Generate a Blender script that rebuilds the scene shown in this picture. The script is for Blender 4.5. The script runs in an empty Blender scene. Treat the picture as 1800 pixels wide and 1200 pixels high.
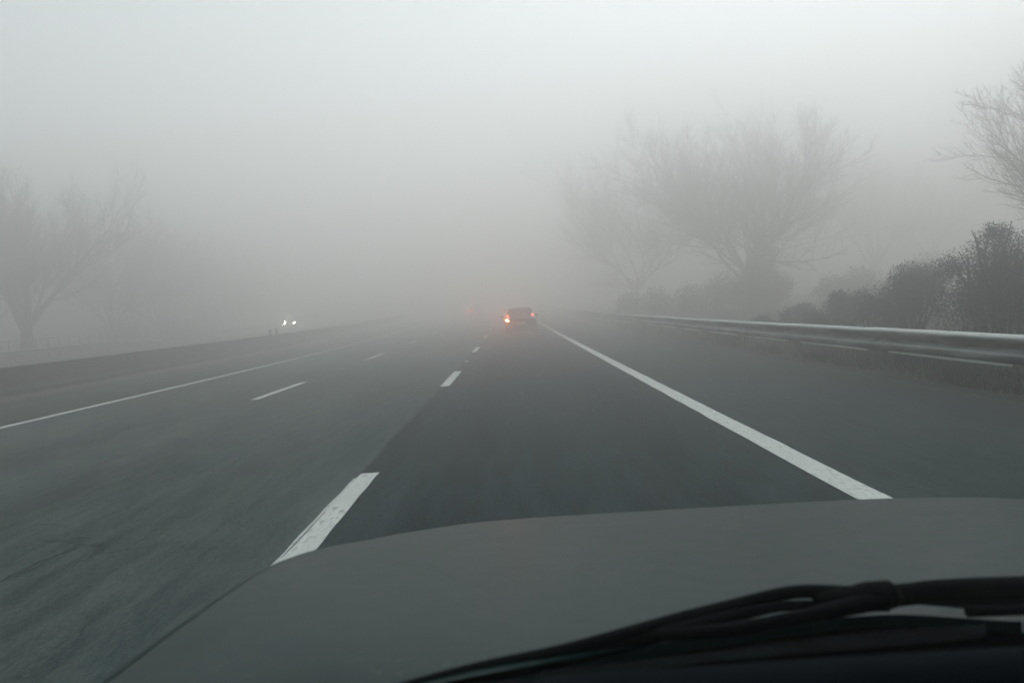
import bpy, math, random
from mathutils import Vector, Matrix, noise

# ------------------------------------------------------------------ camera, sky, sun, exposure
SC = bpy.context.scene
COL = SC.collection
R = math.radians

CAM_H = 1.312
cam_d = bpy.data.cameras.new("camera")
cam = bpy.data.objects.new("camera", cam_d)
COL.objects.link(cam)
cam_d.sensor_width = 36
cam_d.lens = 32.53
cam_d.clip_start = 0.02
cam_d.clip_end = 2000
cam_d.dof.use_dof = True
cam_d.dof.focus_distance = 30
cam_d.dof.aperture_fstop = 7.1
rx, fw, up = Vector((0.99759, 0.00201, -0.06937)), Vector((-0.00424, 0.99948, -0.03204)), Vector((0.06927, 0.03225, 0.99708))
cam.matrix_world = Matrix(((rx.x, up.x, -fw.x, 0), (rx.y, up.y, -fw.y, 0), (rx.z, up.z, -fw.z, CAM_H), (0, 0, 0, 1)))
SC.camera = cam

SUN_EL, SUN_AZ = 52, 24          # a veiled sun, ahead and to the right (azimuth from +Y towards +X)
world = bpy.data.worlds.new("World")
SC.world = world
world.use_nodes = True
wn, wl = world.node_tree.nodes, world.node_tree.links
wn.clear()
sky = wn.new("ShaderNodeTexSky")
sky.sky_type = 'NISHITA'
sky.sun_disc = False
sky.sun_elevation = R(SUN_EL)
sky.sun_rotation = R(SUN_AZ)
sky.air_density = 1.0
sky.dust_density = 1.0
hs = wn.new("ShaderNodeHueSaturation")
hs.inputs["Saturation"].default_value = 0.12      # a closed grey overcast
bg = wn.new("ShaderNodeBackground")
bg.inputs["Strength"].default_value = 0.145
wo = wn.new("ShaderNodeOutputWorld")
wl.new(sky.outputs[0], hs.inputs["Color"])
tint = wn.new("ShaderNodeMix")
tint.data_type = 'RGBA'
tint.blend_type = 'MULTIPLY'
tint.inputs[0].default_value = 1.0
tint.inputs[7].default_value = (0.885, 0.97, 0.975, 1)     # cool winter cloud
wl.new(hs.outputs[0], tint.inputs[6])
wl.new(tint.outputs[2], bg.inputs["Color"])
wl.new(bg.outputs[0], wo.inputs["Surface"])

sun_d = bpy.data.lights.new("sun", 'SUN')
sun_d.energy = 0.8
sun_d.angle = R(25)
sun_d.color = (1.0, 0.98, 0.95)
sun = bpy.data.objects.new("sun", sun_d)
COL.objects.link(sun)
sdir = Vector((math.sin(R(SUN_AZ)) * math.cos(R(SUN_EL)), math.cos(R(SUN_AZ)) * math.cos(R(SUN_EL)), math.sin(R(SUN_EL))))
sun.rotation_euler = sdir.to_track_quat('Z', 'Y').to_euler()

SC.view_settings.view_transform = 'Standard'
SC.view_settings.look = 'None'
SC.view_settings.gamma = 1
SC.view_settings.use_curve_mapping = False
SC.view_settings.exposure = 0.15
SC.cycles.volume_bounces = 12
SC.cycles.max_bounces = 14
SC.cycles.transparent_max_bounces = 12
SC.cycles.use_denoising = True
SC.cycles.volume_max_steps = 256

rng = random.Random(7)

# ------------------------------------------------------------------ helpers
KX, CZ = 7.05e-5, 8.15e-5       # the road bends very slightly left and climbs ahead


def zr(y):
    if y <= 0:
        return 0.0
    return CZ * y * y if y < 130 else CZ * 130 * 130 + 2 * CZ * 130 * (y - 130) * 0.4


def rp(l, y, z=0.0):
    """lateral offset l and height z above the road at distance y -> world point"""
    return (l - KX * y * y * (1 if y > 0 else 0), y, zr(y) + z)


def mesh_obj(name, verts, faces, m=None, parent=None, smooth=False, uvs=None, kind=None):
    me = bpy.data.meshes.new(name)
    me.from_pydata([tuple(v) for v in verts], [], faces)
    if uvs is not None:
        uv = me.uv_layers.new(name="UVMap")
        for lp in me.loops:
            uv.data[lp.index].uv = uvs[lp.vertex_index]
    if m:
        me.materials.append(m)
    if smooth:
        for p in me.polygons:
            p.use_smooth = True
    me.update()
    o = bpy.data.objects.new(name, me)
    COL.objects.link(o)
    if parent:
        o.parent = parent
    if kind:
        o["kind"] = kind
    return o


def link_copy(src, parent=None, name=None):
    o = src.copy()
    if name:
        o.name = name
    COL.objects.link(o)
    o.parent = parent
    return o


def empty(name, label, cat, loc=(0, 0, 0), rz=0.0, group=None):
    o = bpy.data.objects.new(name, None)
    o.empty_display_size = 0.2
    COL.objects.link(o)
    o.location = loc
    o.rotation_euler = (0, 0, rz)
    o["label"] = label
    o["category"] = cat
    if group:
        o["group"] = group
    return o


class Geo:
    def __init__(self):
        self.v, self.f = [], []

    def box(self, c, s, rot=None):
        n = len(self.v)
        for dx in (-.5, .5):
            for dy in (-.5, .5):
                for dz in (-.5, .5):
                    p = Vector((dx * s[0], dy * s[1], dz * s[2]))
                    if rot:
                        p = rot @ p
                    self.v.append(p + Vector(c))
        for q in ((0, 1, 3, 2), (4, 6, 7, 5), (0, 4, 5, 1), (2, 3, 7, 6), (0, 2, 6, 4), (1, 5, 7, 3)):
            self.f.append(tuple(n + i for i in q))

    def bbox_bevel(self, c, s, b):
        """box with chamfered vertical and horizontal edges (three stacked rings)"""
        x, y, z = s[0] / 2, s[1] / 2, s[2] / 2
        n = len(self.v)

        def ring(ix, iy, zz):
            pts = [(-ix + b, -iy), (ix - b, -iy), (ix, -iy + b), (ix, iy - b), (ix - b, iy), (-ix + b, iy), (-ix, iy - b), (-ix, -iy + b)]
            return [Vector((px + c[0], py + c[1], zz + c[2])) for px, py in pts]
        rs = [ring(x - b, y - b, -z), ring(x, y, -z + b), ring(x, y, z - b), ring(x - b, y - b, z)]
        for r_ in rs:
            self.v += r_
        for k in range(3):
            for i in range(8):
                j = (i + 1) % 8
                self.f.append((n + k * 8 + i, n + k * 8 + j, n + k * 8 + 8 + j, n + k * 8 + 8 + i))
        self.f.append(tuple(n + i for i in reversed(range(8))))
        self.f.append(tuple(n + 24 + i for i in range(8)))

    def tube(self, pts, rad, sides=6, cap=True, squash=1.0):
        pts = [Vector(p) for p in pts]
        if not hasattr(rad, "__len__"):
            rad = [rad] * len(pts)
        n0 = len(self.v)
        prev = None
        for i, p in enumerate(pts):
            t = (pts[min(i + 1, len(pts) - 1)] - pts[max(i - 1, 0)])
            if t.length < 1e-9:
                t = Vector((0, 0, 1))
            t.normalize()
            if prev is None:
                a = t.orthogonal().normalized() if abs(t.z) > .9 else t.cross(Vector((0, 0, 1))).normalized()
            else:
                a = (prev - t * prev.dot(t))
                a = a.normalized() if a.length > 1e-6 else t.orthogonal().normalized()
            prev = a
            b = t.cross(a)
            for k in range(sides):
                w = 2 * math.pi * k / sides
                self.v.append(p + a * (math.cos(w) * rad[i]) + b * (math.sin(w) * rad[i] * squash))
        for i in range(len(pts) - 1):
            for k in range(sides):
                k2 = (k + 1) % sides
                self.f.append((n0 + i * sides + k, n0 + i * sides + k2, n0 + (i + 1) * sides + k2, n0 + (i + 1) * sides + k))
        if cap:
            self.f.append(tuple(n0 + k for k in reversed(range(sides))))
            e = n0 + (len(pts) - 1) * sides
            self.f.append(tuple(e + k for k in range(sides)))

    def disc(self, c, nrm, r, th, sides=16, rx=1.0):
        """short cylinder along nrm centred on c"""
        nrm = Vector(nrm).normalized()
        self.tube([Vector(c) - nrm * th / 2, Vector(c) + nrm * th / 2], [r, r], sides)

    def loft(self, rows, close=False):
        n0 = len(self.v)
        m = len(rows[0])
        for r_ in rows:
            self.v += [Vector(p) for p in r_]
        for i in range(len(rows) - 1):
            for k in range(m if close else m - 1):
                k2 = (k + 1) % m
                self.f.append((n0 + i * m + k, n0 + i * m + k2, n0 + (i + 1) * m + k2, n0 + (i + 1) * m + k))
        return n0, m

    def obj(self, name, m, parent=None, smooth=False, kind=None):
        return mesh_obj(name, self.v, self.f, m, parent, smooth, None, kind)


# ------------------------------------------------------------------ materials
class NT:
    def __init__(self, name):
        self.m = bpy.data.materials.new(name)
        self.m.use_nodes = True
        self.t = self.m.node_tree
        self.b = self.t.nodes["Principled BSDF"]

    def n(self, typ, **kw):
        o = self.t.nodes.new("ShaderNode" + typ)
        for k, v in kw.items():
            if k in o.inputs:
                o.inputs[k].default_value = v
            else:
                setattr(o, k, v)
        return o

    def l(self, a, b):
        self.t.links.new(a, b)

    def math(self, op, a, b=None, c=None, clamp=False):
        o = self.n("Math", operation=op, use_clamp=clamp)
        for i, x in enumerate((a, b, c)):
            if x is None:
                continue
            if isinstance(x, (int, float)):
                o.inputs[i].default_value = x
            else:
                self.l(x, o.inputs[i])
        return o.outputs[0]

    def rng(self, x, a, b, c=0.0, d=1.0):
        o = self.n("MapRange", **{"From Min": a, "From Max": b, "To Min": c, "To Max": d})
        self.l(x, o.inputs["Value"])
        return o.outputs["Result"]

    def mix(self, fac, a, b, blend='MIX'):
        o = self.n("Mix", data_type='RGBA', blend_type=blend)
        for s, x in ((o.inputs[0], fac), (o.inputs[6], a), (o.inputs[7], b)):
            if isinstance(x, (int, float)):
                s.default_value = x
            elif isinstance(x, tuple):
                s.default_value = (*x, 1) if len(x) == 3 else x
            else:
                self.l(x, s)
        return o.outputs[2]

    def noise(self, vec, scale, detail=3.0, rough=.55, dist=0.0):
        o = self.n("TexNoise", Scale=scale, Detail=detail, Roughness=rough, Distortion=dist)
        if vec is not None:
            self.l(vec, o.inputs["Vector"])
        return o.outputs["Fac"]

    def mapping(self, vec, scale=(1, 1, 1), loc=(0, 0, 0)):
        o = self.n("Mapping")
        o.inputs["Scale"].default_value = scale
        o.inputs["Location"].default_value = loc
        self.l(vec, o.inputs["Vector"])
        return o.outputs[0]

    def coord(self, which="Object"):
        return self.n("TexCoord").outputs[which]

    def bump(self, h, strength=.3, dist=.01):
        o = self.n("Bump", Strength=strength, Distance=dist)
        self.l(h, o.inputs["Height"])
        self.l(o.outputs[0], self.b.inputs["Normal"])

    def set(self, **kw):
        for k, v in kw.items():
            self.b.inputs[k.replace("_", " ")].default_value = v
        return self


def plain(name, c, rough=.6, metal=0.0, var=.2, scale=8.0, spec=.4, bump=0.0):
    t = NT(name)
    v = t.noise(t.coord(), scale, 4)
    col = t.mix(v, tuple(x * (1 - var) for x in c), tuple(min(1, x * (1 + var)) for x in c))
    t.l(col, t.b.inputs["Base Color"])
    t.set(Roughness=rough, Metallic=metal, Specular_IOR_Level=spec)
    if bump:
        t.bump(t.noise(t.coord(), scale * 6, 3), bump)
    return t.m


def emissive(name, c, strength, base=(.3, .02, .02)):
    t = NT(name)
    t.b.inputs["Base Color"].default_value = (*base, 1)
    t.b.inputs["Emission Color"].default_value = (*c, 1)
    t.b.inputs["Emission Strength"].default_value = strength
    t.set(Roughness=.25)
    return t.m


def asphalt(name, dark, light, cracks=0.0, tracks=(), grain=1.0, dust=None):
    """u = lateral offset, v = distance along the road, in metres"""
    t = NT(name)
    uv = t.coord("UV")
    sep = t.n("SeparateXYZ")
    t.l(uv, sep.inputs[0])
    u, v = sep.outputs[0], sep.outputs[1]
    big = t.noise(t.mapping(uv, (.7, .12, 1)), 1.0, 5, .6)             # repairs and oil, drawn out along the lane
    mid = t.noise(t.mapping(uv, (2.6, .55, 1)), 1.0, 5, .65)
    streak = t.noise(t.mapping(uv, (9, .95, 1)), 1.0, 5, .68)           # tyre polish along the travel direction
    stone = t.noise(t.mapping(uv, (48, 15, 1)), 1.0, 3, .65)             # aggregate
    vor = t.n("TexVoronoi", Scale=1.0, feature='F1')
    t.l(t.mapping(uv, (70, 38, 1)), vor.inputs["Vector"])
    f = t.math('MULTIPLY_ADD', t.rng(big, .3, .7), .30, 0.0)
    f = t.math('MULTIPLY_ADD', t.rng(mid, .3, .7), .22, t.math('SUBTRACT', f, .16))
    f = t.math('MULTIPLY_ADD', t.rng(streak, .38, .62), .42 * grain, f)
    f = t.math('MULTIPLY_ADD', t.rng(stone, .38, .62), .36 * grain, f)
    col = t.mix(f, dark, light)
    for (l0, w, amt) in tracks:                                         # lane wear at fixed lateral offsets
        d = t.math('SUBTRACT', u, l0)
        g = t.math('EXPONENT', t.math('MULTIPLY', t.math('MULTIPLY', d, d), -1.0 / (w * w)))
        wob = t.rng(t.noise(t.mapping(uv, (1.0, .12, 1), (3, 9, 0)), 1.0, 3), .3, .7, .3, 1.0)
        g = t.math('MULTIPLY', t.math('MULTIPLY', g, wob), abs(amt), clamp=True)
        col = t.mix(g, col, tuple(x * (.45 if amt < 0 else 2.0) for x in (dark if amt < 0 else dark)), 'MIX')
    # pale chips among the stones
    chip = t.math('MULTIPLY', t.math('LESS_THAN', vor.outputs["Distance"], .16), .35 * grain)
    col = t.mix(chip, col, tuple(min(1, x * 2.1) for x in light))
    hgt = t.math('ADD', t.math('MULTIPLY', stone, .5), t.math('MULTIPLY', vor.outputs["Distance"], .5))
    if cracks:
        warp = t.n("TexNoise", Scale=1.6, Detail=4.0)
        t.l(uv, warp.inputs["Vector"])
        wv = t.n("VectorMath", operation='MULTIPLY_ADD')
        t.l(warp.outputs["Color"], wv.inputs[0])
        wv.inputs[1].default_value = (.7, .9, 0)
        t.l(uv, wv.inputs[2])
        cr = t.n("TexVoronoi", Scale=.55, feature='DISTANCE_TO_EDGE')
        t.l(t.mapping(wv.outputs[0], (1.0, .75, 1)), cr.inputs["Vector"])
        line = t.math('SUBTRACT', 1.0, t.rng(cr.outputs["Distance"], .002, .012))
        where = t.rng(t.noise(t.mapping(uv, (.5, .22, 1), (5, 2, 0)), 1.0, 3), .47, .62)
        line = t.math('MULTIPLY', t.math('MULTIPLY', line, where), cracks, clamp=True)
        # transverse cracks, wandering across the lanes
        tv = t.math('ADD', v, t.math('MULTIPLY', t.noise(t.mapping(uv, (.9, .35, 1), (1, 7, 0)), 1.0, 4), 2.6))
        fr = t.math('ABSOLUTE', t.math('SUBTRACT', t.math('FRACT', t.math('DIVIDE', tv, 3.1)), .5))
        tl = t.math('SUBTRACT', 1.0, t.rng(fr, .001, .008))
        tw = t.rng(t.noise(t.mapping(uv, (.45, .35, 1), (12, 4, 0)), 1.0, 3), .44, .58)
        line = t.math('MAXIMUM', line, t.math('MULTIPLY', t.math('MULTIPLY', tl, tw), cracks * .8), clamp=True)
        col = t.mix(line, col, tuple(x * .3 for x in dark))
        hgt = t.math('SUBTRACT', hgt, t.math('MULTIPLY', line, 1.5))
    if dust:                                                            # (lateral centre, half width, colour) sand swept to a kerb
        for (l0, w, c, amt) in dust:
            dn = t.math('ADD', u, t.math('MULTIPLY', t.math('SUBTRACT', t.noise(t.mapping(uv, (.8, .25, 1)), 1.0, 4), .5), w * 1.6))
            d = t.math('SUBTRACT', dn, l0)
            g = t.math('EXPONENT', t.math('MULTIPLY', t.math('MULTIPLY', d, d), -1.0 / (w * w)))
            g = t.math('MULTIPLY', t.math('MULTIPLY', g, t.rng(t.noise(t.mapping(uv, (9, 2.2, 1)), 1.0, 4), .25, .65)), amt, clamp=True)
            col = t.mix(g, col, c)
    t.l(col, t.b.inputs["Base Color"])
    t.l(t.rng(mid, .3, .7, .75, .92), t.b.inputs["Roughness"])
    t.set(Specular_IOR_Level=.08)
    t.bump(hgt, .45, .008)
    return t.m


M = {}
M["old_asphalt"] = asphalt("old_asphalt", (.006, .020, .022), (.100, .128, .117), cracks=.5,
                           tracks=((-1.75, .3, .5), (-2.5, .3, -.3), (-4.0, .4, -.35), (-5.8, .35, -.25), (-7.6, .3, -.25), (-3.1, .3, .18)))
M["new_asphalt"] = asphalt("new_asphalt", (.001, .004, .006), (.036, .062, .066), tracks=((.25, .16, .35), (-.55, .3, -.3), (1.25, .3, -.35), (-1.3, .1, -.6)))
M["shoulder_asphalt"] = asphalt("shoulder_asphalt", (.002, .013, .015), (.046, .070, .067), cracks=.25, tracks=((4.9, .5, -.5), (3.2, .5, .2)))
M["strip_asphalt"] = asphalt("strip_asphalt", (.010, .018, .019), (.030, .042, .042), cracks=.3, tracks=((-8.9, .2, -.4), (-11.2, .3, -.6), (-10, .4, .2)),
                             dust=((-12.25, .42, (.16, .15, .12), .9), (-10.6, .18, (.16, .155, .13), .4)))
M["far_asphalt"] = asphalt("far_asphalt", (.03, .04, .039), (.06, .07, .068))


def paint_mat(name, c, wear):
    t = NT(name)
    uv = t.coord("UV")
    a = t.noise(t.mapping(uv, (30, 7, 1)), 1.0, 5, .65)
    b = t.noise(t.mapping(uv, (3, .8, 1)), 1.0, 3)
    w = t.math('MULTIPLY', t.rng(a, .5, .68), t.rng(b, .35, .7, .1, 1.0))
    w = t.math('MULTIPLY', w, wear)
    col = t.mix(t.rng(b, .3, .7), tuple(x * .82 for x in c), c)
    col = t.mix(w, col, (.07, .08, .08))
    t.l(col, t.b.inputs["Base Color"])
    t.set(Roughness=.6, Specular_IOR_Level=.3)
    t.bump(a, .3, .004)
    return t.m


M["paint"] = paint_mat("road_paint", (.60, .65, .62), 1.15)
M["worn_paint"] = paint_mat("worn_road_paint", (.50, .55, .53), 1.2)


def ground_mat():
    t = NT("verge_soil")
    p = t.coord()
    a = t.noise(p, .35, 5)
    b = t.noise(p, 6.0, 4, .7)
    col = t.mix(t.rng(a, .3, .7), (.014, .024, .017), (.028, .036, .022))
    col = t.mix(t.rng(b, .4, .75, 0, .7), col, (.035, .033, .024))
    t.l(col, t.b.inputs["Base Color"])
    t.set(Roughness=.95, Specular_IOR_Level=.1)
    t.bump(b, .8, .08)
    return t.m


M["ground"] = ground_mat()


def concrete_mat():
    t = NT("barrier_concrete")
    p = t.coord()
    a = t.noise(p, 1.2, 5, .65)
    s = t.noise(t.mapping(p, (5, 1.4, .25)), 1.0, 4, .6)
    sep = t.n("SeparateXYZ")
    t.l(t.coord("UV"), sep.inputs[0])
    col = t.mix(t.rng(a, .3, .7), (.012, .022, .0225), (.034, .044, .042))
    col = t.mix(t.rng(s, .5, .75, 0, .7), col, (.014, .021, .021))
    t.l(col, t.b.inputs["Base Color"])
    t.set(Roughness=.9, Specular_IOR_Level=.2)
    t.bump(t.noise(p, 40, 3), .3, .01)
    return t.m


M["concrete"] = concrete_mat()


def galv_mat():
    t = NT("galvanised_steel")
    p = t.coord()
    a = t.noise(t.mapping(p, (3, .7, 3)), 1.0, 5, .6)
    b = t.noise(t.mapping(p, (20, 2, 6)), 1.0, 4, .7)
    col = t.mix(t.rng(a, .3, .7), (.48, .53, .51), (.62, .66, .64))
    col = t.mix(t.rng(b, .56, .75, 0, .5), col, (.13, .125, .10))
    t.l(col, t.b.inputs["Base Color"])
    t.l(t.rng(a, .3, .7, .5, .72), t.b.inputs["Roughness"])
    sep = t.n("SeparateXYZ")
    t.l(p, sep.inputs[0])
    face_shade = t.math("MULTIPLY", t.rng(sep.outputs[2], .130, .098), t.rng(t.noise(t.mapping(p, (4, 1.1, 9)), 1.0, 4), .25, .6, .55, 1.0), clamp=True)
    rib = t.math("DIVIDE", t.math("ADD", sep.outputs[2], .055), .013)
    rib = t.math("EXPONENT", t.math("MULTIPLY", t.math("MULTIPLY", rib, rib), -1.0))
    face_shade = t.math("MULTIPLY", face_shade, t.math("SUBTRACT", 1.0, t.math("MULTIPLY", rib, .55)))   # painted highlight: lighter line along the lower crest
    col = t.mix(face_shade, col, (.014, .027, .028))           # shade painted into the beam face below its top edge
    t.l(col, t.b.inputs["Base Color"])
    t.set(Metallic=.2, Specular_IOR_Level=.3)
    return t.m


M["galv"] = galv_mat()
M["bright_steel"] = plain("bright_steel", (.74, .76, .72), .5, .1, .2, 1.5)
M["post_steel"] = plain("post_steel", (.10, .115, .11), .7, .3, .3)
M["bark"] = plain("bark", (.040, .040, .033), .95, 0, .4, 3.0, .1, .4)
M["twig"] = plain("twig_bark", (.045, .043, .034), .95, 0, .3, 1.0, .1)
M["ivy"] = plain("ivy_leaf", (.020, .034, .017), .8, 0, .5, 1.5, .1)
M["leaf"] = plain("dark_evergreen_leaf", (.012, .050, .036), .8, 0, .5, 2.0, .1)
M["leaf_olive"] = plain("olive_leaf", (.024, .058, .042), .85, 0, .5, 2.0, .1)
M["dry_leaf"] = plain("dry_leaf", (.06, .075, .058), .9, 0, .4, 2.0, .1)
M["grass"] = plain("grass_blade", (.032, .055, .03), .85, 0, .6, .8, .1)
M["tyre"] = plain("tyre_rubber", (.015, .016, .016), .9)
M["rim"] = plain("wheel_rim", (.22, .23, .23), .4, .6)
M["glass"] = plain("car_glass", (.07, .085, .085), .12, 0, .1, 1, .6)
M["trim"] = plain("black_trim", (.018, .02, .02), .7)
M["plate"] = plain("plate_face", (.5, .5, .46), .6)
M["body_blue"] = plain("blue_grey_paint", (.045, .062, .075), .35, .2, .12)
M["body_dark"] = plain("dark_grey_paint", (.04, .045, .048), .35, .2, .12)
M["body_white"] = plain("silver_paint", (.35, .36, .36), .35, .2, .08)
M["bumper_grey"] = plain("grey_bumper", (.06, .068, .068), .6)
M["tail_on"] = emissive("tail_lamp_glow", (1.0, .10, .05), 6)
M["fog_on"] = emissive("rear_fog_lamp_glow", (1.0, .20, .05), 270)
M["far_fog_on"] = emissive("distant_fog_lamp_glow", (1.0, .07, .05), 850)
M["tail_off"] = plain("tail_lamp_glass", (.12, .012, .012), .2)
M["head_on"] = emissive("headlamp_glow", (1.0, .90, .72), 450, (.6, .6, .6))
M["head_off"] = plain("headlamp_glass", (.4, .42, .42), .15)

# ------------------------------------------------------------------ air
HZ = (-150, 150, -45, 240, -3.0, 21.5)
g = Geo()
g.box(((HZ[0] + HZ[1]) / 2, (HZ[2] + HZ[3]) / 2, (HZ[4] + HZ[5]) / 2), (HZ[1] - HZ[0], HZ[3] - HZ[2], HZ[5] - HZ[4]))
hm = bpy.data.materials.new("fog_air")
hm.use_nodes = True
hm.node_tree.nodes.clear()
pv = hm.node_tree.nodes.new("ShaderNodeVolumePrincipled")
pv.inputs["Color"].default_value = (.977, .961, .947, 1)
pv.inputs["Density"].default_value = 0.0325
pv.inputs["Anisotropy"].default_value = 0.88
ho = hm.node_tree.nodes.new("ShaderNodeOutputMaterial")
hm.node_tree.links.new(pv.outputs[0], ho.inputs["Volume"])
haze = g.obj("haze", hm, kind="stuff")

# ------------------------------------------------------------------ ground and roads
YS = [-40, -30, -20, -12, -8, -5, -2, 0] + [2 * i for i in range(1, 66)] + [135, 140, 150, 160, 175, 190, 210, 235]


def sheet(name, lats, m, ys=YS, label=None, parent=None, kind="structure"):
    """lats: [(lateral, height)] swept along the road"""
    vs, fs, uv = [], [], []
    n = len(lats)
    for y in ys:
        for (l, z) in lats:
            vs.append(rp(l, y, z))
            uv.append((l, y))
    for i in range(len(ys) - 1):
        for k in range(n - 1):
            fs.append((i * n + k, i * n + k + 1, (i + 1) * n + k + 1, (i + 1) * n + k))
    o = mesh_obj(name, vs, fs, m, parent, False, uv, kind)
    if label:
        o["label"] = label
    return o


sheet("ground", [(-148, 1.2), (-80, .6), (-45, .3), (-32, .16), (-29, .12), (-27.6, .1), (-20, -.12), (-13, -.12), (0, -.12), (5.0, -.12), (5.45, -.03), (6.2, .03), (7.5, .05),
                 (10, .0), (16, .1), (30, .3), (70, .8), (148, 1.6)], M["ground"], label="dark green verge and fields fading into fog")
road = sheet("road", [(-8.55, .0), (-6.6, .0), (-3.1, .0), (-1.41, .0)], M["old_asphalt"], label="older, paler and cracked asphalt of the two left lanes")
slow = sheet("slow_lane", [(-1.41, -.03), (-1.405, .006), (.4, .008), (2.255, .006)], M["new_asphalt"], label="newer dark asphalt of the right lane")
shoulder = sheet("hard_shoulder", [(2.255, .0), (3.8, -.01), (5.3, -.03), (5.36, -.12)], M["shoulder_asphalt"], label="grey hard shoulder between white line and guardrail")
strip = sheet("median_strip", [(-12.9, .02), (-12.0, .012), (-8.55, .0)], M["strip_asphalt"], label="dark inner shoulder with sandy dirt along the concrete barrier")
opp = sheet("opposite_carriageway", [(-27.5, .1), (-27.45, .15), (-20, .2), (-13.6, .2)], M["far_asphalt"], label="opposite carriageway beyond the concrete barrier, lost in fog")


def ribbon(name, l0, l1, y0, y1, m, parent, dz, step=2.0, gap=None):
    ys = [y0]
    while ys[-1] + step < y1 - .3:
        ys.append(ys[-1] + step)
    ys.append(y1)
    vs, fs, uv = [], [], []
    parts = [(l0, l1)] if not gap else [(l0, l0 + gap), (l0 + gap + .007, l1)]
    for (a, b) in parts:
        n0 = len(vs)
        for i, y in enumerate(ys):
            ja, jb = (rng.uniform(-.006, .006), rng.uniform(-.006, .006))
            vs += [rp(a + ja, y, dz), rp(b + jb, y, dz)]
            uv += [(a, y), (b, y)]
        for i in range(len(ys) - 1):
            k = n0 + 2 * i
            fs.append((k, k + 1, k + 3, k + 2))
    return mesh_obj(name, vs, fs, m, parent, False, uv)


# lane dashes: 13 m apart
y = -9.4
while y < 140:
    ribbon("lane_dash", -1.40, -1.245, y, y + 4.15, M["paint"], slow, .0125, .35)
    if y < 20:
        ribbon("lane_dash_edge", -1.436, -1.413, y + .1, y + 4.0, M["worn_paint"], road, .005, .3)
    ribbon("lane_dash", -4.94, -4.78, y + .1, y + 4.25, M["paint"], road, .005, 1.0)
    y += 13.15
ribbon("edge_line", 2.03, 2.235, -20, 160, M["paint"], slow, .0135, .5)
ribbon("edge_line", -8.45, -8.27, -20, 160, M["paint"], road, .005, .8)
ribbon("edge_line", -26.2, -26.0, 5, 150, M["paint"], opp, .164, 2.0)
ribbon("edge_line", -14.6, -14.4, 5, 150, M["paint"], opp, .206, 2.0)
y = 24.8
for i in range(5):
    g = Geo()
    p = rp(-1.32, y, .022)
    g.bbox_bevel(p, (.1, .1, .022), .006)
    g.obj("road_stud", M["paint"], slow)
    y += 13.15

# ------------------------------------------------------------------ concrete median barrier
prof = [(-.30, .0), (-.30, .09), (-.13, .24), (-.09, .70), (-.075, .715), (.075, .715), (.09, .70), (.13, .24), (.30, .09), (.30, .0)]
bar = empty("concrete_barrier", "long dark concrete median barrier with a sloped foot, running into the fog", "barrier", rp(-13.2, 20, .02))
yb = -22.0
k = 0
while yb < 180:
    ln = 6.0
    ys = [yb + .006, yb + 2, yb + 4, yb + ln - .006]
    vs, fs = [], []
    jz = rng.uniform(-.005, .005)
    jx = rng.uniform(-.006, .006)
    for y in ys:
        for (l, z) in prof:
            p = Vector(rp(-13.2 + l + jx, y, z + .02 + (jz if z > .05 else 0)))
            vs.append(p - bar.location)
    n = len(prof)
    for i in range(3):
        for q in range(n - 1):
            fs.append((i * n + q, (i + 1) * n + q, (i + 1) * n + q + 1, i * n + q + 1))
    fs.append(tuple(range(n)))
    fs.append(tuple(reversed(range(3 * n, 4 * n))))
    mesh_obj("barrier_block", vs, fs, M["concrete"], bar)
    yb += ln

for (l, yy, lab, m) in ((-13.2, 50.6, "pale short marker post on the concrete barrier, left of a darker one", M["bumper_grey"]),
                        (-13.2, 52.0, "dark short marker post on the concrete barrier, right of a paler one", M["trim"])):
    pt = empty("marker_post", lab, "marker post", rp(l, yy, .735), 0, "marker posts on the concrete barrier")
    g = Geo()
    g.bbox_bevel((0, 0, .16), (.14, .05, .32), .012)
    g.obj("post", m, pt)
    g = Geo()
    g.bbox_bevel((0, 0, .006), (.2, .14, .012), .003)
    g.obj("base_plate", M["post_steel"], pt)

# ------------------------------------------------------------------ guardrails
def wbeam_section(side=1):
    """W profile, face towards -x for side=1 (the road on the left)"""
    pts = [(.035, .155), (.012, .158), (-.018, .150), (-.042, .128), (-.046, .100), (-.042, .075), (.0, .035), (.022, .012), (.026, .0), (.022, -.012), (.0, -.035), (-.042, -.075),
           (-.046, -.100), (-.042, -.128), (-.018, -.150), (.012, -.158), (.035, -.155)]
    return [(x * side, z) for x, z in pts]


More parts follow.
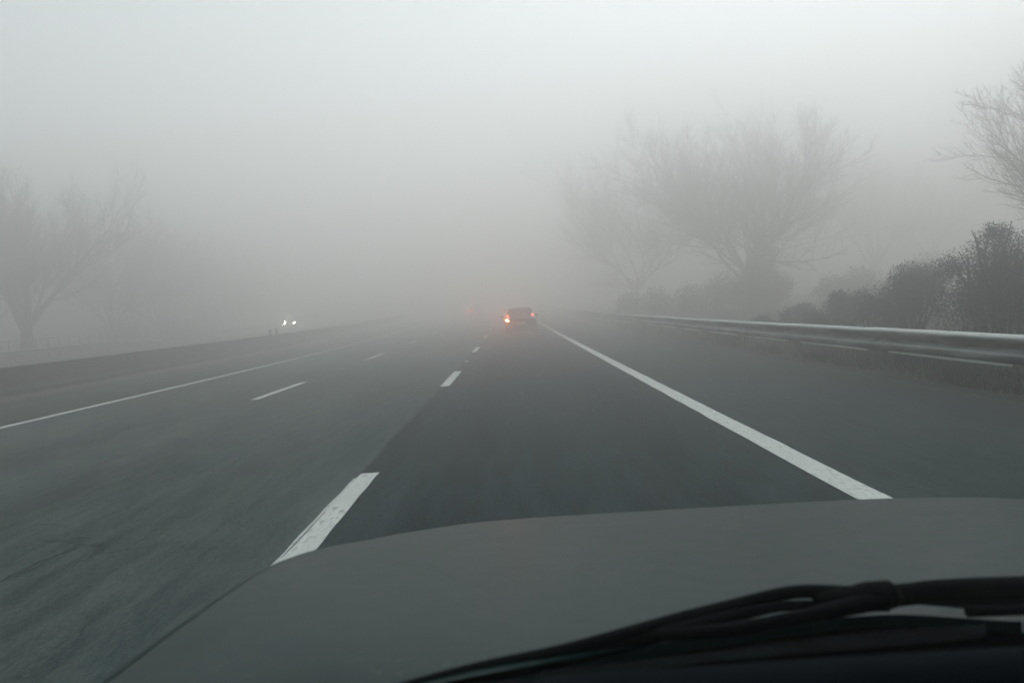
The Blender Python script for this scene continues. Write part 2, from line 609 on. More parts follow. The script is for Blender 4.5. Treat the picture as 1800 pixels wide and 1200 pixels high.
def guardrail(name, label, lat, side, ztop, y0, y1, post_gap, zground):
    root = empty(name, label, "guardrail", rp(lat, max(y0, 8), 0))
    L = 4.0
    sec = wbeam_section(side)
    th = .004 * side
    rows = []
    for yy in (-.03, 1.0, 2.0, 3.0, L + .13):
        off = .006 * side if yy > L else 0.0
        ring = [(x + off, yy, z) for x, z in sec] + [(x + th + off, yy, z) for x, z in reversed(sec)]
        rows.append(ring)
    gb = Geo()
    n0, m = gb.loft(rows, True)
    beam0 = None
    # post: C-section upright
    gp = Geo()
    gp.box((.0, 0, -.40), (.05, .1, 1.0))
    gp.box((.028 * side, .045, -.40), (.03, .008, 1.0))
    gs = Geo()
    gs.bbox_bevel((.055 * side, 0, 0), (.10, .16, .2), .01)
    gl = Geo()
    gl.tube([(.02 * side, .42, -.178), (.02 * side, 1.3, -.178), (.02 * side, 2.6, -.178), (.02 * side, 3.62, -.178)], [.013, .017, .017, .013], 8)  # pale tube added to draw the broken bright line under the beam
    gbolt = Geo()
    gbolt.disc((-.002 * side, 0, 0), (side, 0, 0), .022, .03, 8)
    protos = {}
    y = y0
    i = 0
    while y < y1:
        a, b = Vector(rp(lat, y, ztop - .158)), Vector(rp(lat, y + L, ztop - .158))
        d = b - a
        yaw = math.atan2(-d.x, d.y) + side * rng.uniform(-.0006, .0006)
        pit = math.atan2(d.z, math.hypot(d.x, d.y)) + rng.uniform(-.0015, .0015)

        def put(kind, geo, mat, pos, smooth=False):
            if kind not in protos:
                o = geo.obj(kind, mat, root, smooth)
                protos[kind] = o
            else:
                o = link_copy(protos[kind], root)
            o.location = Vector(pos) - root.location
            o.rotation_euler = (pit, 0, yaw)
            return o
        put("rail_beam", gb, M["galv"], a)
        if side > 0:
            put("lower_line_tube", gl, M["bright_steel"], a, True)
        for q in range(int(L / post_gap)):
            c = a + d * ((q * post_gap + .02) / L)
            put("spacer_block", gs, M["post_steel"], c)
            put("post", gp, M["post_steel"], c + Vector((.135 * side, 0, .02)))
            put("bolt", gbolt, M["post_steel"], c + Vector((.02 * side, 0.04, 0)))
        y += L
        i += 1
    return root


guardrail("guardrail", "galvanised steel guardrail along the right shoulder, its top edge catching the light", 5.22, 1, .70, -10.6, 150, 4.0, 0)
guardrail("guardrail", "faint distant guardrail on the far left edge of the opposite road", -27.9, -1, .86, 24, 130, 4.0, .1)

# ------------------------------------------------------------------ wire fence beyond the far guardrail
fence = empty("wire_fence", "thin dark fence posts with wires behind the far left guardrail", "fence", rp(-31.0, 46, .15))
gpost = Geo()
gpost.tube([(0, 0, -.2), (0, 0, 1.28)], [.045, .04], 6)
p0 = None
ys = [46 + 1.58 * i for i in range(34)]
pts = []
for yy in ys:
    l = -31.0
    o = gpost.obj("post", M["bark"], fence) if p0 is None else link_copy(p0, fence)
    p0 = p0 or o
    o.location = Vector(rp(l + rng.uniform(-.04, .04), yy, .15)) - fence.location
    o.rotation_euler = (rng.uniform(-.04, .04), rng.uniform(-.05, .05), 0)
    pts.append(o.location.copy())
for hz, rad in ((1.22, .022), (.85, .008), (.5, .008)):
    g = Geo()
    g.tube([p + Vector((.045, 0, hz + rng.uniform(-.015, .015))) for p in pts], rad, 4)
    g.obj("top_rail" if hz > 1 else "wire", M["post_steel"], fence)

# ------------------------------------------------------------------ trees
def grow(gt, gc, rnd, h, spread, limbs, lean=(0, 0), fork=.22, density=1.0, r0=.3, up=.5, twig_r=.012, depth=3, side_bias=None):
    """trunk into gt, limbs and twigs into gc"""
    def path(p, d, ln, r, nseg, wob, trop, tip=.35):
        pts, rad = [p.copy()], [r]
        d = d.normalized()
        for i in range(nseg):
            d = (d + Vector((rnd.gauss(0, wob), rnd.gauss(0, wob), rnd.gauss(0, wob * .7) + trop / nseg))).normalized()
            p = p + d * (ln / nseg)
            pts.append(p.copy())
            rad.append(r * (1 - (1 - tip) * (i + 1) / nseg))
        return pts, rad

    base = Vector((0, 0, -.15))
    tl = h * fork
    tp, tr = path(base, Vector((lean[0], lean[1], 1)), tl + .15, r0, 6, .05, .1, .72)
    tr[0] *= 1.45
    tr[1] *= 1.12
    gt.tube(tp, tr, 10)

    def sub(pts, rad, level, ln):
        n = len(pts) - 1
        cnt = [0, 15, 11, 7][level] * density
        cnt = max(2, int(cnt + rnd.uniform(-1, 1)))
        for j in range(cnt):
            f = (.22 if level == 1 else .12) + (.86 if level > 1 else .76) * (j + rnd.random()) / cnt
            f = min(f, .999)
            i = int(f * n)
            w = f * n - i
            p = pts[i].lerp(pts[min(i + 1, n)], w)
            t = (pts[min(i + 1, n)] - pts[i]).normalized()
            a = t.orthogonal().normalized()
            a.rotate(Matrix.Rotation(rnd.uniform(0, 6.283), 3, t))
            ang = rnd.uniform(.45, .95) if level < 3 else rnd.uniform(.4, 1.1)
            d = t * math.cos(ang) + a * math.sin(ang)
            if side_bias:
                d = (d + Vector(side_bias)).normalized()
            l2 = ln * (rnd.uniform(.34, .68) if level == 1 else rnd.uniform(.3, .5)) * (1.1 - .55 * f)
            r2 = max(twig_r * (.5 if level == 3 else .8), min(rad[i] * .55, .009 * l2 + twig_r * .6))
            q, qr = path(p, d, l2, r2, [0, 6, 4, 3][level], .12, up * (.9 if level < 3 else .4), .4)
            gc.tube(q, qr, [0, 5, 3, 3][level], False)
            if level < depth:
                sub(q, qr, level + 1, l2)

    top = tp[-1]
    for k in range(limbs):
        az = 2 * math.pi * (k + rnd.uniform(-.3, .3)) / limbs
        incl = spread * rnd.uniform(.35, 1.1) if k else .08
        d = Vector((math.sin(incl) * math.cos(az), math.sin(incl) * math.sin(az), math.cos(incl)))
        if side_bias:
            d = (d + Vector(side_bias) * .6).normalized()
        ln = (h - tl) * rnd.uniform(.82, 1.02) / max(.72, math.cos(incl * .75))
        st = tp[-1 - (k % 3)] if k else top
        q, qr = path(st, d, ln, r0 * rnd.uniform(.32, .58), 12, .115, up * .95, .1)
        gc.tube(q, qr, 7, False)
        sub(q, qr, 1, ln)


def bare_tree(label, l, y, h, seed, group=None, **kw):
    p = rp(l, y, 0)
    z0 = p[2] + (.1 if l < 0 else .1)
    root = empty("bare_tree", label, "tree", (p[0], p[1], z0), 0, group)
    gt, gc = Geo(), Geo()
    grow(gt, gc, random.Random(seed), h, **kw)
    gt.obj("trunk", M["bark"], root, True)
    gc.obj("crown", M["twig"], root)
    return root


GR, GL = "bare trees along the right verge", "bare trees beyond the opposite carriageway"
bare_tree("largest bare tree right of the road, its wide fan of branches rising above all others", 17.2, 66, 12.5, 11, GR, spread=1.08, limbs=11, fork=.2, density=1.4, r0=.36, up=.62, twig_r=.014)
bare_tree("smaller bare tree just left of the big fan-shaped tree on the right verge", 11.6, 84, 11.8, 23, GR, spread=1.12, limbs=8, fork=.2, density=1.2, r0=.22, up=.7, twig_r=.013)
bare_tree("bare tree with long branches reaching in at the right edge of the picture", 20.7, 32.0, 7.6, 35, GR, spread=.85, limbs=10, fork=.16, density=1.25, r0=.17, up=.6, twig_r=.009, side_bias=(-.14, 0, .05))
bare_tree("faint bare tree in the fog right of the big fan-shaped tree", 38, 96, 13.0, 41, GR, spread=.8, limbs=8, density=1.0, r0=.3, twig_r=.02)
bare_tree("fainter bare tree farthest right behind the dark bushes", 47, 102, 13.0, 47, GR, spread=.8, limbs=8, density=1.0, r0=.3, twig_r=.02)
bare_tree("bare tree with a thick forked trunk at the far left edge", -33.6, 64, 12.2, 59, GL, spread=.72, limbs=9, fork=.2, density=1.35, r0=.5, up=.75, twig_r=.014)
for i, (l, y, h, lab) in enumerate(((-36.5, 85, 10.6, "hazy bare tree next right of the thick forked tree"), (-37, 98, 10.4, "second hazy bare tree right of the thick forked tree"),
                                    (-37, 114, 10.0, "barely visible bare tree, third right of the thick forked tree"), (-38, 132, 9.0, "almost lost bare tree, last of the left row"),
                                    (-46, 80, 10.5, "dim bare tree behind the thick forked trunk"))):
    bare_tree(lab, l, y, h, 71 + i, GL, spread=.8, limbs=8, fork=.16, density=1.15, r0=.3, twig_r=.028, depth=3)


# ------------------------------------------------------------------ bushes and ivy
def leaf_cloud(rnd, blobs, n, size, flat=.0):
    """leaf sized faces spread through the volume of several lobes, thin towards their rims"""
    vs, fs = [], []
    tot = sum(b[3] * b[3] for b in blobs)
    for (cx, cy, cz, rr) in blobs:
        k = int(n * rr * rr / tot)
        for _ in range(k):
            d = Vector((rnd.gauss(0, 1), rnd.gauss(0, 1), rnd.gauss(0, 1))).normalized()
            nz = noise.noise(Vector((cx, cy, cz)) * 3 + d * 1.7) * .35 + noise.noise(Vector((cz, cx, cy)) + d * 4.5) * .22
            r_ = rr * (1 + nz) * (rnd.random() ** .5)
            if rnd.random() < .06:
                r_ *= rnd.uniform(1.0, 1.16)
            p = Vector((cx, cy, cz)) + Vector((d.x, d.y, d.z * .9)) * r_
            if p.z < .02:
                continue
            nn = (d + Vector((rnd.gauss(0, .7), rnd.gauss(0, .7), rnd.gauss(0, .7) + .3))).normalized()
            a = nn.orthogonal().normalized()
            a.rotate(Matrix.Rotation(rnd.uniform(0, 6.28), 3, nn))
            b = nn.cross(a)
            s = size * rnd.uniform(.55, 1.25)
            i = len(vs)
            vs += [p - a * s, p + b * s * .42 + nn * s * .1, p + a * s, p - b * s * .42 + nn * s * .1]
            fs.append((i, i + 1, i + 2, i + 3))
    return vs, fs


def bush(label, cat, name, l, y, blobs, n, size, mat, seed, group=None, zoff=0.03):
    rnd = random.Random(seed)
    p = rp(l, y, zoff)
    root = empty(name, label, cat, p, 0, group)
    vs, fs = leaf_cloud(rnd, blobs, n, size)
    mesh_obj("foliage", vs, fs, mat, root)
    g = Geo()
    for (cx, cy, cz, rr) in blobs:
        for _ in range(4):
            e = Vector((cx + rnd.gauss(0, rr * .5), cy + rnd.gauss(0, rr * .5), cz + rnd.uniform(.2, .95) * rr))
            s = Vector((cx * .35 + rnd.gauss(0, .1), cy * .35 + rnd.gauss(0, .1), -.1))
            m_ = s.lerp(e, .5) + Vector((rnd.gauss(0, .12), rnd.gauss(0, .12), .1))
            g.tube([s, m_, e], [.035, .024, .008], 5, False)
    g.obj("stem", M["twig"], root)
    return root


BG = "dark bushes behind the right guardrail"
bush("tallest dark evergreen bush behind the guardrail near the right edge", "bush", "evergreen_bush", 8.7, 16.6,
     [(0, 0, 1.25, .78), (.25, .3, 1.65, .62), (-.35, .2, .75, .75), (.55, -.2, .8, .8), (-.62, .35, 1.5, .34), (.05, .1, 2.05, .3)], 26000, .026, M["leaf"], 1, BG)
bush("dark bush at the very right edge of the picture behind the guardrail", "bush", "evergreen_bush", 9.1, 14.6,
     [(0, 0, .8, .85), (.5, .3, 1.25, .7), (-.5, .1, .5, .6), (.9, -.3, .8, .8)], 21000, .026, M["leaf"], 2, BG)
bush("rounded olive bush left of the tallest one behind the guardrail", "bush", "evergreen_bush", 8.8, 20.4,
     [(0, 0, .95, .75), (-.45, .4, .7, .7), (.5, .2, 1.3, .5), (-.2, -.3, 1.35, .42)], 24000, .026, M["leaf_olive"], 3, BG)
bush("low dark bush where the row thins out left of the olive one", "bush", "evergreen_bush", 8.8, 24.6,
     [(0, 0, .55, .6), (-.6, .7, .35, .45), (.5, .2, .8, .45), (-.1, .2, .95, .3)], 19000, .028, M["leaf"], 4, BG)
bush("last small bush of the row, half lost in fog beside the guardrail", "bush", "evergreen_bush", 8.9, 29.5,
     [(0, 0, .35, .42), (-.7, .9, .25, .35), (.5, .4, .5, .4)], 14000, .030, M["leaf"], 5, BG)
bush("pale dry bush showing between the dark bushes near the right edge", "bush", "dry_bush", 10.6, 18.8,
     [(0, 0, 1.0, .7), (.5, .3, 1.35, .55), (-.4, .2, .8, .5), (.9, -.4, 1.1, .6)], 9000, .026, M["dry_leaf"], 6)
bush("bulky dark bush set back behind the others at right", "bush", "evergreen_bush", 12.2, 21.5,
     [(0, 0, 1.2, 1.0), (.9, .3, 1.5, .9), (-.9, .4, .9, .8), (1.7, 0, 1.2, 1.0)], 15000, .042, M["leaf"], 7, BG)
bush("tall ivy-smothered column standing under the big fan-shaped tree", "shrub", "ivy_column", 16.2, 60,
     [(0, 0, 1.0, 1.45), (.1, 0, 2.5, 1.2), (.35, 0, 3.7, 1.0), (.3, 0, 4.6, .75), (-.9, .3, 1.2, 1.1), (1.2, .2, 1.4, 1.2)], 18000, .085, M["ivy"], 8)
bush("dim thicket at the foot of the smaller bare tree on the right", "shrub", "thicket", 12.5, 64,
     [(0, 0, .9, 1.3), (-2.0, 2, .9, 1.2), (2.4, 1, 1.3, 1.5), (4.6, 2, 1.2, 1.6), (-3.6, 5, .8, 1.2)], 9000, .12, M["ivy"], 9)
bush("grey thicket right of the ivy column in the fog", "shrub", "thicket", 19.5, 56,
     [(0, 0, .9, 1.2), (2.0, 1, 1.1, 1.4), (4.2, 0, 1.0, 1.3), (6.5, 1, 1.4, 1.6)], 8000, .12, M["leaf_olive"], 10)
bush("dim bush at the foot of the thick forked tree on the far left", "bush", "roadside_bush", -39.5, 69,
     [(0, 0, .8, 1.2), (-1.5, .5, 1.1, 1.3), (-3.4, .3, 1.4, 1.5)], 6500, .11, M["leaf_olive"], 12)
bush("hazy thicket under the left row of bare trees", "shrub", "thicket", -35.5, 84,
     [(0, 0, 1.0, 1.6), (-1.0, 6, 1.0, 1.7), (.5, 12, 1.2, 1.8), (0, 19, 1.2, 1.9), (-.5, 27, 1.0, 1.9)], 9000, .16, M["leaf_olive"], 13)

# verge grass under and behind the right guardrail
rnd = random.Random(99)
vs, fs = [], []
for _ in range(30000):
    yy = 5 + 45 * rnd.random() ** 1.8
    l = 5.42 + abs(rnd.gauss(0, 1.3))
    cl = noise.noise(Vector((l * 1.4, yy * .55, 0)))
    if cl < rnd.uniform(-.45, .25):
        continue
    hh = rnd.uniform(.05, .16) * (1.2 + cl)
    p = Vector(rp(l, yy, .0 if l < 6 else .03))
    a = rnd.uniform(0, 6.28)
    w = Vector((math.cos(a), math.sin(a), 0)) * rnd.uniform(.006, .012)
    tip = p + Vector((rnd.gauss(0, .05), rnd.gauss(0, .05), hh))
    i = len(vs)
    vs += [p - w, p + w, tip]
    fs.append((i, i + 1, i + 2))
go = mesh_obj("verge_grass", vs, fs, M["grass"], None, False, None, "stuff")
go["label"] = "rough dark grass under the right guardrail"
go["category"] = "grass"

# ------------------------------------------------------------------ traffic
def make_car(name, label, loc, rz, paint, W, H, Lc, tail, fog, head, group=None):
    """rear at local y=0, nose at y=Lc"""
    root = empty(name, label, "car", loc, rz, group)
    hw = W / 2
    st = [(-.02, .28, .60, .93), (.03, .24, .66, .98), (.25, .22, .69, 1.0), (1.0, .2, .70, 1.0), (2.3, .2, .69, 1.0), (2.75, .2, .66, .99), (3.3, .22, .60, .95), (3.62, .26, .53, .86), (3.7, .30, .46, .78)]
    sy, sz = Lc / 3.7, H / 1.42
    rows = []
    for (y, zb, zt, w) in st:
        zt = (zt + .24) * sz
        zb *= sz
        zm = zb + (zt - zb) * .55
        x = hw * w
        ring = [(-x * .86, zb), (-x * .97, zb + .08), (-x, zm), (-x * .97, zt - .08), (-x * .88, zt), (0, zt + .015), (x * .88, zt), (x * .97, zt - .08), (x, zm), (x * .97, zb + .08), (x * .86, zb)]
        rows.append([(px, y * sy, pz) for px, pz in ring])
    g = Geo()
    n0, m = g.loft(rows, True)
    g.f.append(tuple(range(n0, n0 + m)))
    e = n0 + (len(rows) - 1) * m
    g.f.append(tuple(reversed(range(e, e + m))))
    g.obj("body", paint, root, True)
    zb = .90 * sz
    cab = [(.10, zb, .86, .10), (.16, 1.1 * sz, .82, .2), (.30, 1.36 * sz, .70, .35), (.55, H, .66, .5)]
    # greenhouse: rings around the cabin, from belt to roof
    def ringz(z, y0, y1, x0, x1):
        return [(-x0, y0, z), (x0, y0, z), (x0 * 1.02, y0 + .3, z), (x1 * 1.02, (y0 + y1) / 2, z), (x1, y1 - .3, z), (x1 * .9, y1, z), (-x1 * .9, y1, z), (-x1, y1 - .3, z), (-x1 * 1.02, (y0 + y1) / 2, z), (-x0 * 1.02, y0 + .3, z)]
    rr = [ringz(zb - .03, .07 * sy, 2.75 * sy, hw * .84, hw * .86), ringz(1.12 * sz, .17 * sy, 2.42 * sy, hw * .78, hw * .79), ringz(1.34 * sz, .34 * sy, 2.02 * sy, hw * .69, hw * .70),
          ringz(1.40 * sz, .46 * sy, 1.88 * sy, hw * .60, hw * .60), ringz(H, .75 * sy, 1.6 * sy, hw * .40, hw * .4)]
    g = Geo()
    n0, m = g.loft(rr, True)
    e = n0 + 4 * m
    g.f.append(tuple(range(e, e + m)))
    g.obj("cabin", paint, root, True)

    def pane(nm, quad, out):
        o = Vector(out) * .012
        g = Geo()
        q = [Vector(p) for p in quad]
        a = [p + o for p in q]
        b = [p - o * 1.5 for p in q]
        g.v = a + b
        g.f = [(0, 1, 2, 3), (7, 6, 5, 4)] + [(i, i + 4, (i + 1) % 4 + 4, (i + 1) % 4) for i in range(4)]
        return g.obj(nm, M["glass"], root)
    x0, x1 = hw * .66, hw * .58
    pane("rear_window", [(-x0, .095 * sy, .96 * sz), (x0, .095 * sy, .96 * sz), (x1, .335 * sy, 1.33 * sz), (-x1, .335 * sy, 1.33 * sz)], (0, -1, .4))
    pane("windscreen", [(x0, 2.63 * sy, .98 * sz), (-x0, 2.63 * sy, .98 * sz), (-x1, 2.03 * sy, 1.33 * sz), (x1, 2.03 * sy, 1.33 * sz)], (0, 1, .6))
    for s in (-1, 1):
        for (ya, yb, yc, yd) in ((.5, 1.3, 1.3, .6), (1.38, 2.3, 1.85, 1.38)):
            pane("side_window", [(s * hw * .835, ya * sy, .97 * sz), (s * hw * .84, yb * sy, .97 * sz), (s * hw * .715, yc * sy, 1.31 * sz), (s * hw * .715, yd * sy, 1.31 * sz)], (s, 0, .4))
    g = Geo()
    g.bbox_bevel((0, -.03 * sy, .40 * sz), (W * .94, .16, .17), .03)
    g.obj("rear_bumper", M["bumper_grey"], root)
    g = Geo()
    g.bbox_bevel((0, Lc, .40 * sz), (W * .8, .14, .2), .03)
    g.obj("front_bumper", M["trim"], root)
    g = Geo()
    g.box((0, -.035, .62 * sz), (.52, .02, .11))
    g.obj("number_plate", M["plate"], root)
    g = Geo()
    g.box((0, -.028, .74 * sz), (W * .55, .016, .03))
    g.obj("tailgate_trim", M["trim"], root)
    g = Geo()
    g.box((0, .02, .26 * sz), (W * .8, .1, .1))
    g.obj("underbody", M["trim"], root)
    for s in (-1, 1):
        g = Geo()
        g.bbox_bevel((s * hw * .77, .085, 1.02 * sz), (.085, .06, .12), .02)
        g.obj("tail_light", tail, root)
        g = Geo()
        g.bbox_bevel((s * hw * .82, -.005, .80 * sz), (.13, .07, .10), .02)
        o = g.obj("fog_lamp", fog if s < 0 else M["tail_off"], root)
        if s < 0 and fog is not M["tail_off"]:
            o["label"] = "lit left rear fog lamp"
        g = Geo()
        g.disc((s * hw * .62, Lc * .992, .63 * sz), (0, 1, 0), .085, .08, 14)
        g.obj("headlight", head, root)
        g = Geo()
        g.bbox_bevel((s * (hw + .08), 2.25 * sy, .98 * sz), (.11, .09, .11), .025)
        g.obj("mirror", M["trim"], root)
        for yy in (.62, 2.98):
            wr = .29
            g = Geo()
            ring = []
            for (dx, r_) in ((-.085, wr - .05), (-.085, wr - .015), (-.06, wr), (.06, wr), (.085, wr - .015), (.085, wr - .05)):
                ring.append([(s * (hw * .87) + dx, yy * sy + math.cos(2 * math.pi * k / 20) * r_, wr + math.sin(2 * math.pi * k / 20) * r_) for k in range(20)])
            g.loft(ring, True)
            w_ = g.obj("wheel", M["tyre"], root, True)
            g = Geo()
            g.disc((s * (hw * .87) + s * .05, yy * sy, wr), (1, 0, 0), wr - .055, .06, 16)
            for k in range(5):
                a = 2 * math.pi * k / 5
                g.box((s * (hw * .87 + .083), yy * sy + math.cos(a) * .11, wr + math.sin(a) * .11), (.01, .05, .18), Matrix.Rotation(a - math.pi / 2, 3, 'X'))
            g.obj("rim", M["rim"], w_)
    return root


p = rp(.42, 44.0, .0)
make_car("hatchback_car", "small blue-grey hatchback ahead in the right lane with one bright rear fog lamp", p, .012, M["body_blue"], 1.54, 1.33, 3.5, M["tail_on"], M["fog_on"], M["head_off"], "cars on the motorway")
p = rp(-3.5, 105, .0)
make_car("distant_car", "distant car in the fog seen only as a small red rear lamp", p, 0, M["body_white"], 1.70, 1.5, 4.0, M["tail_off"], M["far_fog_on"], M["head_off"], "cars on the motorway")
p = rp(-24.2, 103 + 3.9, .2)
make_car("oncoming_car", "oncoming pale car with two white headlights beyond the median barrier", p, math.pi, M["body_white"], 1.7, 1.45, 3.9, M["tail_off"], M["tail_off"], M["head_on"], "cars on the motorway")

# ------------------------------------------------------------------ the car one sits in: bonnet, wings, wipers
def catmull(pts, n):
    pts = [Vector(p) for p in pts]
    P = [pts[0] * 2 - pts[1]] + pts + [pts[-1] * 2 - pts[-2]]
    seg = 24
    dense = []
    for i in range(1, len(P) - 2):
        for k in range(seg):
            t = k / seg
            a, b, c, d = P[i - 1], P[i], P[i + 1], P[i + 2]
            dense.append(.5 * ((2 * b) + (c - a) * t + (2 * a - 5 * b + 4 * c - d) * t * t + (3 * b - a - 3 * c + d) * t ** 3))
    dense.append(pts[-1])
    L = [0]
    for i in range(1, len(dense)):
        L.append(L[-1] + (dense[i] - dense[i - 1]).length)
    out, j = [], 0
    for k in range(n):
        s = L[-1] * k / (n - 1)
        while j < len(L) - 2 and L[j + 1] < s:
            j += 1
        w = (s - L[j]) / max(1e-9, L[j + 1] - L[j])
        out.append(dense[j].lerp(dense[j + 1], min(1, max(0, w))))
    return out


def car_paint():
    t = NT("bonnet_paint")
    p = t.coord()
    a = t.noise(t.mapping(p, (1.6, 1.1, 1.6)), 1.0, 3, .5)
    d = t.noise(p, 26, 4, .65)
    dd = t.noise(p, 140, 2, .6)
    col = t.mix(t.rng(a, .3, .7), (.003, .021, .020), (.010, .031, .029))
    col = t.mix(t.rng(d, .62, .8, 0, .35), col, (.014, .021, .021))
    dust = t.math('MULTIPLY', t.rng(t.noise(p, 70, 3, .6), .58, .72), t.rng(t.noise(p, 3.2, 3), .4, .65))
    col = t.mix(t.math('MULTIPLY', dust, .55), col, (.075, .085, .078))      # dried road dust
    t.l(col, t.b.inputs["Base Color"])
    r_ = t.math('ADD', t.rng(a, .3, .7, .30, .34), t.math('MULTIPLY', t.rng(d, .4, .8), .03))
    t.l(r_, t.b.inputs["Roughness"])
    t.set(Metallic=.0, Specular_IOR_Level=.06)
    t.bump(dd, .015, .002)
    return t.m


M["car_paint"] = car_paint()
M["wiper_black"] = plain("wiper_black", (.0016, .0026, .0032), .8, 0, .2, 10, .04)
M["cowl_black"] = plain("cowl_plastic", (.0012, .002, .0026), .9, 0, .3, 20, .02)
M["dash"] = plain("dashboard_plastic", (.002, .0042, .0062), .95, 0, .2, 30, .03)


def grime():
    t = NT("wet_grime")
    p = t.coord()
    a = t.noise(t.mapping(p, (18, 40, 40)), 1.0, 5, .7)
    col = t.mix(t.rng(a, .42, .72), (.0008, .0014, .0018), (.0045, .0075, .008))
    t.l(col, t.b.inputs["Base Color"])
    t.set(Roughness=.85, Specular_IOR_Level=.03)
    t.bump(a, .6, .01)
    return t.m


M["grime"] = grime()
OWN = empty("car", "grey car seen from its driving seat, dusty bonnet and black wipers in front", "car", (.385, 1.4, .0))
OO = Vector(OWN.location)


def own(g, nm, m, smooth=False, parent=None):
    g.v = [Vector(v) - OO for v in g.v]
    return g.obj(nm, m, parent or OWN, smooth)


CREST = [(-.398, .60, 1.02), (-.400, .75, 1.0058), (-.4030, .86, .9920), (-.4018, 1.06, .9787), (-.3982, 1.27, .9628), (-.3936, 1.4, .9502), (-.3683, 1.6, .9229), (-.3150, 1.75, .8968),
         (-.2441, 1.88, .8771), (-.0737, 2.03, .8547), (.2951, 2.15, .8260), (.7712, 2.18, .8124), (.9889, 2.1, .8190), (1.0771, 2.0, .8294), (1.1299, 1.80, .862), (1.16, 1.55, .90), (1.17, 1.3, .925), (1.175, 1.0, .95), (1.17, .7, .975)]
REAR = [(-.30, .62, 1.012), (-.2028, .72, 1.0049), (-.1179, .76, 1.0033), (-.0484, .80, .9980), (.0758, .87, .9848), (.1687, .91, .9773), (.2829, .94, .9748), (.3813, .96, .9679), (.5157, .97, .9480),
        (.70, .93, .945), (.86, .85, .95), (.98, .74, .96), (1.06, .66, .968)]
NS, NT_ = 140, 26
C = catmull(CREST, NS)
Rr = catmull(REAR, NS)
nrm = []
for i in range(NS):
    t = C[min(i + 1, NS - 1)] - C[max(i - 1, 0)]
    t.z = 0
    t.normalize()
    nrm.append(Vector((-t.y, t.x, 0)))        # outward, for a curve running left-rear > front > right-rear
g = Geo()
rows = []
for j in range(NT_ + 1):
    t = j / NT_
    t = 1 - (1 - t) ** 1.35
    row = []
    for i in range(NS):
        p = Rr[i].lerp(C[i], t)
        p.z += .05 * t * (1 - t) * (1 - .5 * t)
        row.append(p)
    rows.append(row)
Z = Vector((0, 0, 1))
rows.append([C[i] + nrm[i] * .004 - Z * .0015 for i in range(NS)])
rows.append([C[i] + nrm[i] * .007 - Z * .006 for i in range(NS)])
rows.append([C[i] + nrm[i] * .007 - Z * .03 for i in range(NS)])
g.loft(rows)
own(g, "bonnet", M["car_paint"], True)


def rim_panel(nm, i0, i1):
    prof = [(.0135, -.035), (.0125, -.010), (.0140, -.0058), (.0180, -.0036), (.023, -.007), (.05, -.030), (.085, -.085), (.11, -.17), (.12, -.32), (.10, -.55), (.07, -.68)]
    g = Geo()
    g.loft([[C[i] + nrm[i] * a + Z * b for i in range(i0, i1)] for a, b in prof])
    own(g, nm, M["car_paint"], True)


iA = min(range(NS), key=lambda i: (C[i] - Vector((-.27, 1.84, .88))).length)
iB = min(range(NS), key=lambda i: (C[i] - Vector((1.05, 2.03, .83))).length)
rim_panel("front_wing", 0, iA)
rim_panel("front_bumper", iA + 1, iB)
rim_panel("front_wing", iB + 1, NS)

COWL_LOW = [(-.36, .52, 1.03), (-.1872, .66, 1.0147), (-.1069, .68, 1.0161), (-.0446, .71, 1.0106), (.0637, .75, 1.0050), (.1430, .78, .9997), (.2390, .80, .9954), (.3202, .81, .9937), (.4352, .82, .9899), (.62, .82, .98), (.85, .72, .985), (1.08, .52, 1.0)]
cl = catmull(COWL_LOW, 60)
rl = catmull(REAR, 60)
g = Geo()
rows = []
for j in range(9):
    t = j / 8
    rows.append([rl[i].lerp(cl[i], t) - Z * (.012 + .03 * math.sin(math.pi * t)) + Vector((0, 0, .0)) for i in range(60)])
rows.append([cl[i] - Z * .2 for i in range(60)])
g.loft(rows)
own(g, "cowl_panel", M["cowl_black"], True)
# grimy ledge of the cowl grille
top = catmull([(.0014, .765, 1.0114), (.0677, .785, 1.0059), (.1474, .80, 1.0037), (.2458, .82, 1.0019), (.3289, .83, 1.0005), (.4092, .835, .9990)], 40)
low = catmull([(.0010, .755, 1.0096), (.0658, .77, 1.0031), (.1441, .785, 1.0012), (.2391, .80, .9974), (.3202, .81, .9948), (.3988, .815, .9947)], 40)
g = Geo()
g.loft([[p + Vector((0, .004, -.012)) for p in top], top, low, [p - Z * .012 for p in low]])
own(g, "cowl_grille", M["grime"])
# lower windscreen surround and dashboard
fr = catmull([(-.30, .52, 1.05), (-.1391, .63, 1.0295), (-.0410, .66, 1.0372), (.0589, .69, 1.0339), (.1301, .71, 1.0269), (.2149, .72, 1.0244), (.2883, .73, 1.0211), (.3926, .74, 1.0186), (.55, .74, 1.012), (.8, .66, 1.01), (1.06, .48, 1.02)], 50)
dt = catmull([(-.30, .46, 1.08), (-.0933, .60, 1.0649), (.0201, .62, 1.0636), (.1186, .63, 1.0596), (.2201, .64, 1.0556), (.3446, .65, 1.0502), (.4051, .65, 1.0485), (.6, .64, 1.04), (.85, .56, 1.04), (1.06, .42, 1.05)], 50)
dm = catmull([(-.30, .40, 1.09), (-.0861, .55, 1.0786), (.0176, .56, 1.0795), (.1066, .57, 1.0722), (.1988, .58, 1.0680), (.3123, .59, 1.0644), (.3672, .59, 1.0636), (.6, .58, 1.05), (.85, .5, 1.05), (1.06, .36, 1.06)], 50)
g = Geo()
g.loft([[cl[int(i * 59 / 49)] - Z * .03 for i in range(50)], fr, [p - Z * .03 for p in fr]])
own(g, "windscreen_seal", M["cowl_black"], True)
g = Geo()
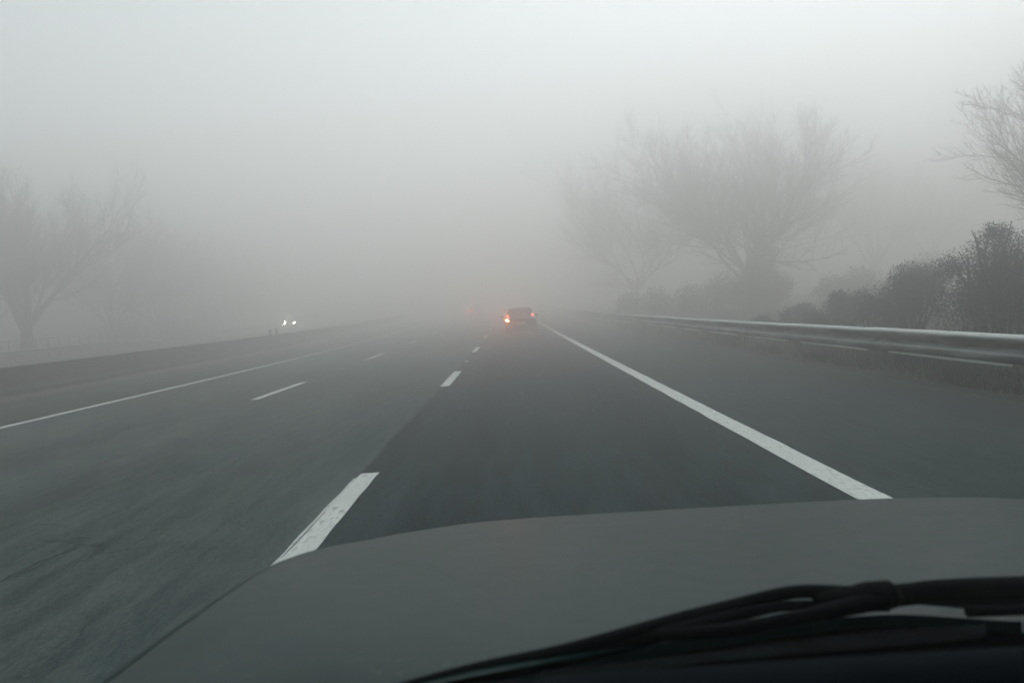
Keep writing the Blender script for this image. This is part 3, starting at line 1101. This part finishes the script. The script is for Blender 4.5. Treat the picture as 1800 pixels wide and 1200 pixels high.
g.loft([[p - Z * .1 for p in dt], [p - Z * .006 for p in dt], dt, [p + Vector((0, -.006, .001)) for p in dt], dm, [p + Vector((0, -.01, -.01)) for p in dm], [p + Vector((0, -.05, -.12)) for p in dm]])
own(g, "dashboard", M["dash"], True)


def thick(g, pts, r, sides=8, sq=1.0, n=40):
    pp = catmull(pts, n)
    if hasattr(r, "__len__"):
        rad = []
        for i in range(n):
            f = i / (n - 1) * (len(r) - 1)
            a = int(min(f, len(r) - 2))
            rad.append(r[a] + (r[a + 1] - r[a]) * (f - a))
    else:
        rad = r
    g.tube(pp, rad, sides, True, sq)


g = Geo()
thick(g, [(-.1449, .75, 1.0018), (-.1193, .77, 1.0012), (-.0492, .82, .9959), (.0296, .86, .9922), (.1680, .92, .9975), (.2659, .95, 1.0024), (.3339, .96, .9934), (.3673, .96, .9929)],
      [.005, .0065, .0068, .0072, .0075, .0068, .0075, .009])
thick(g, [(-.1115, .78, .9916), (-.0498, .82, .9871), (.0291, .86, .9841), (.0857, .885, .9852), (.1439, .90, .9899), (.2060, .925, .9915), (.2506, .94, .9918), (.2945, .95, .9873), (.3670, .955, .9813)],
      [.004, .006, .0065, .008, .008, .0075, .006, .005, .008])
w1 = own(g, "wiper", M["wiper_black"], True)
g = Geo()
thick(g, [(.3635, .945, .9919), (.2937, .93, .9868), (.1996, .90, .9867), (.1130, .88, .9918)], [.012, .008, .0075, .006])
own(g, "wiper_arm", M["wiper_black"], True, w1)
g = Geo()
g.tube([(.29, .946, .9905), (.325, .949, .991), (.345, .95, .9925), (.3665, .951, .9925), (.3775, .951, .986)], [.010, .0135, .0155, .0155, .008], 10)
g.disc((.352, .944, .999), (-.1, -.45, .88), .009, .01, 12)
own(g, "wiper_pivot", M["wiper_black"], True, w1)
g = Geo()
thick(g, [(.3185, .95, .9934), (.3833, .965, .9867), (.4275, .97, .9869), (.5229, .98, .9810), (.6506, .99, .9717), (.95, .94, .962)], [.012, .0125, .0125, .012, .011, .008])
thick(g, [(.3928, .96, .9803), (.4543, .965, .9721), (.5166, .97, .9650), (.6430, .98, .9543), (.94, .93, .95)], [.0015, .0085, .0095, .008, .006])
w2 = own(g, "wiper", M["wiper_black"], True)
g = Geo()
thick(g, [(.4445, .945, .9715), (.5057, .95, .9674), (.6297, .96, .9580), (.74, .95, .95)], [.006, .0055, .007, .01])
own(g, "wiper_arm", M["wiper_black"], True, w2)
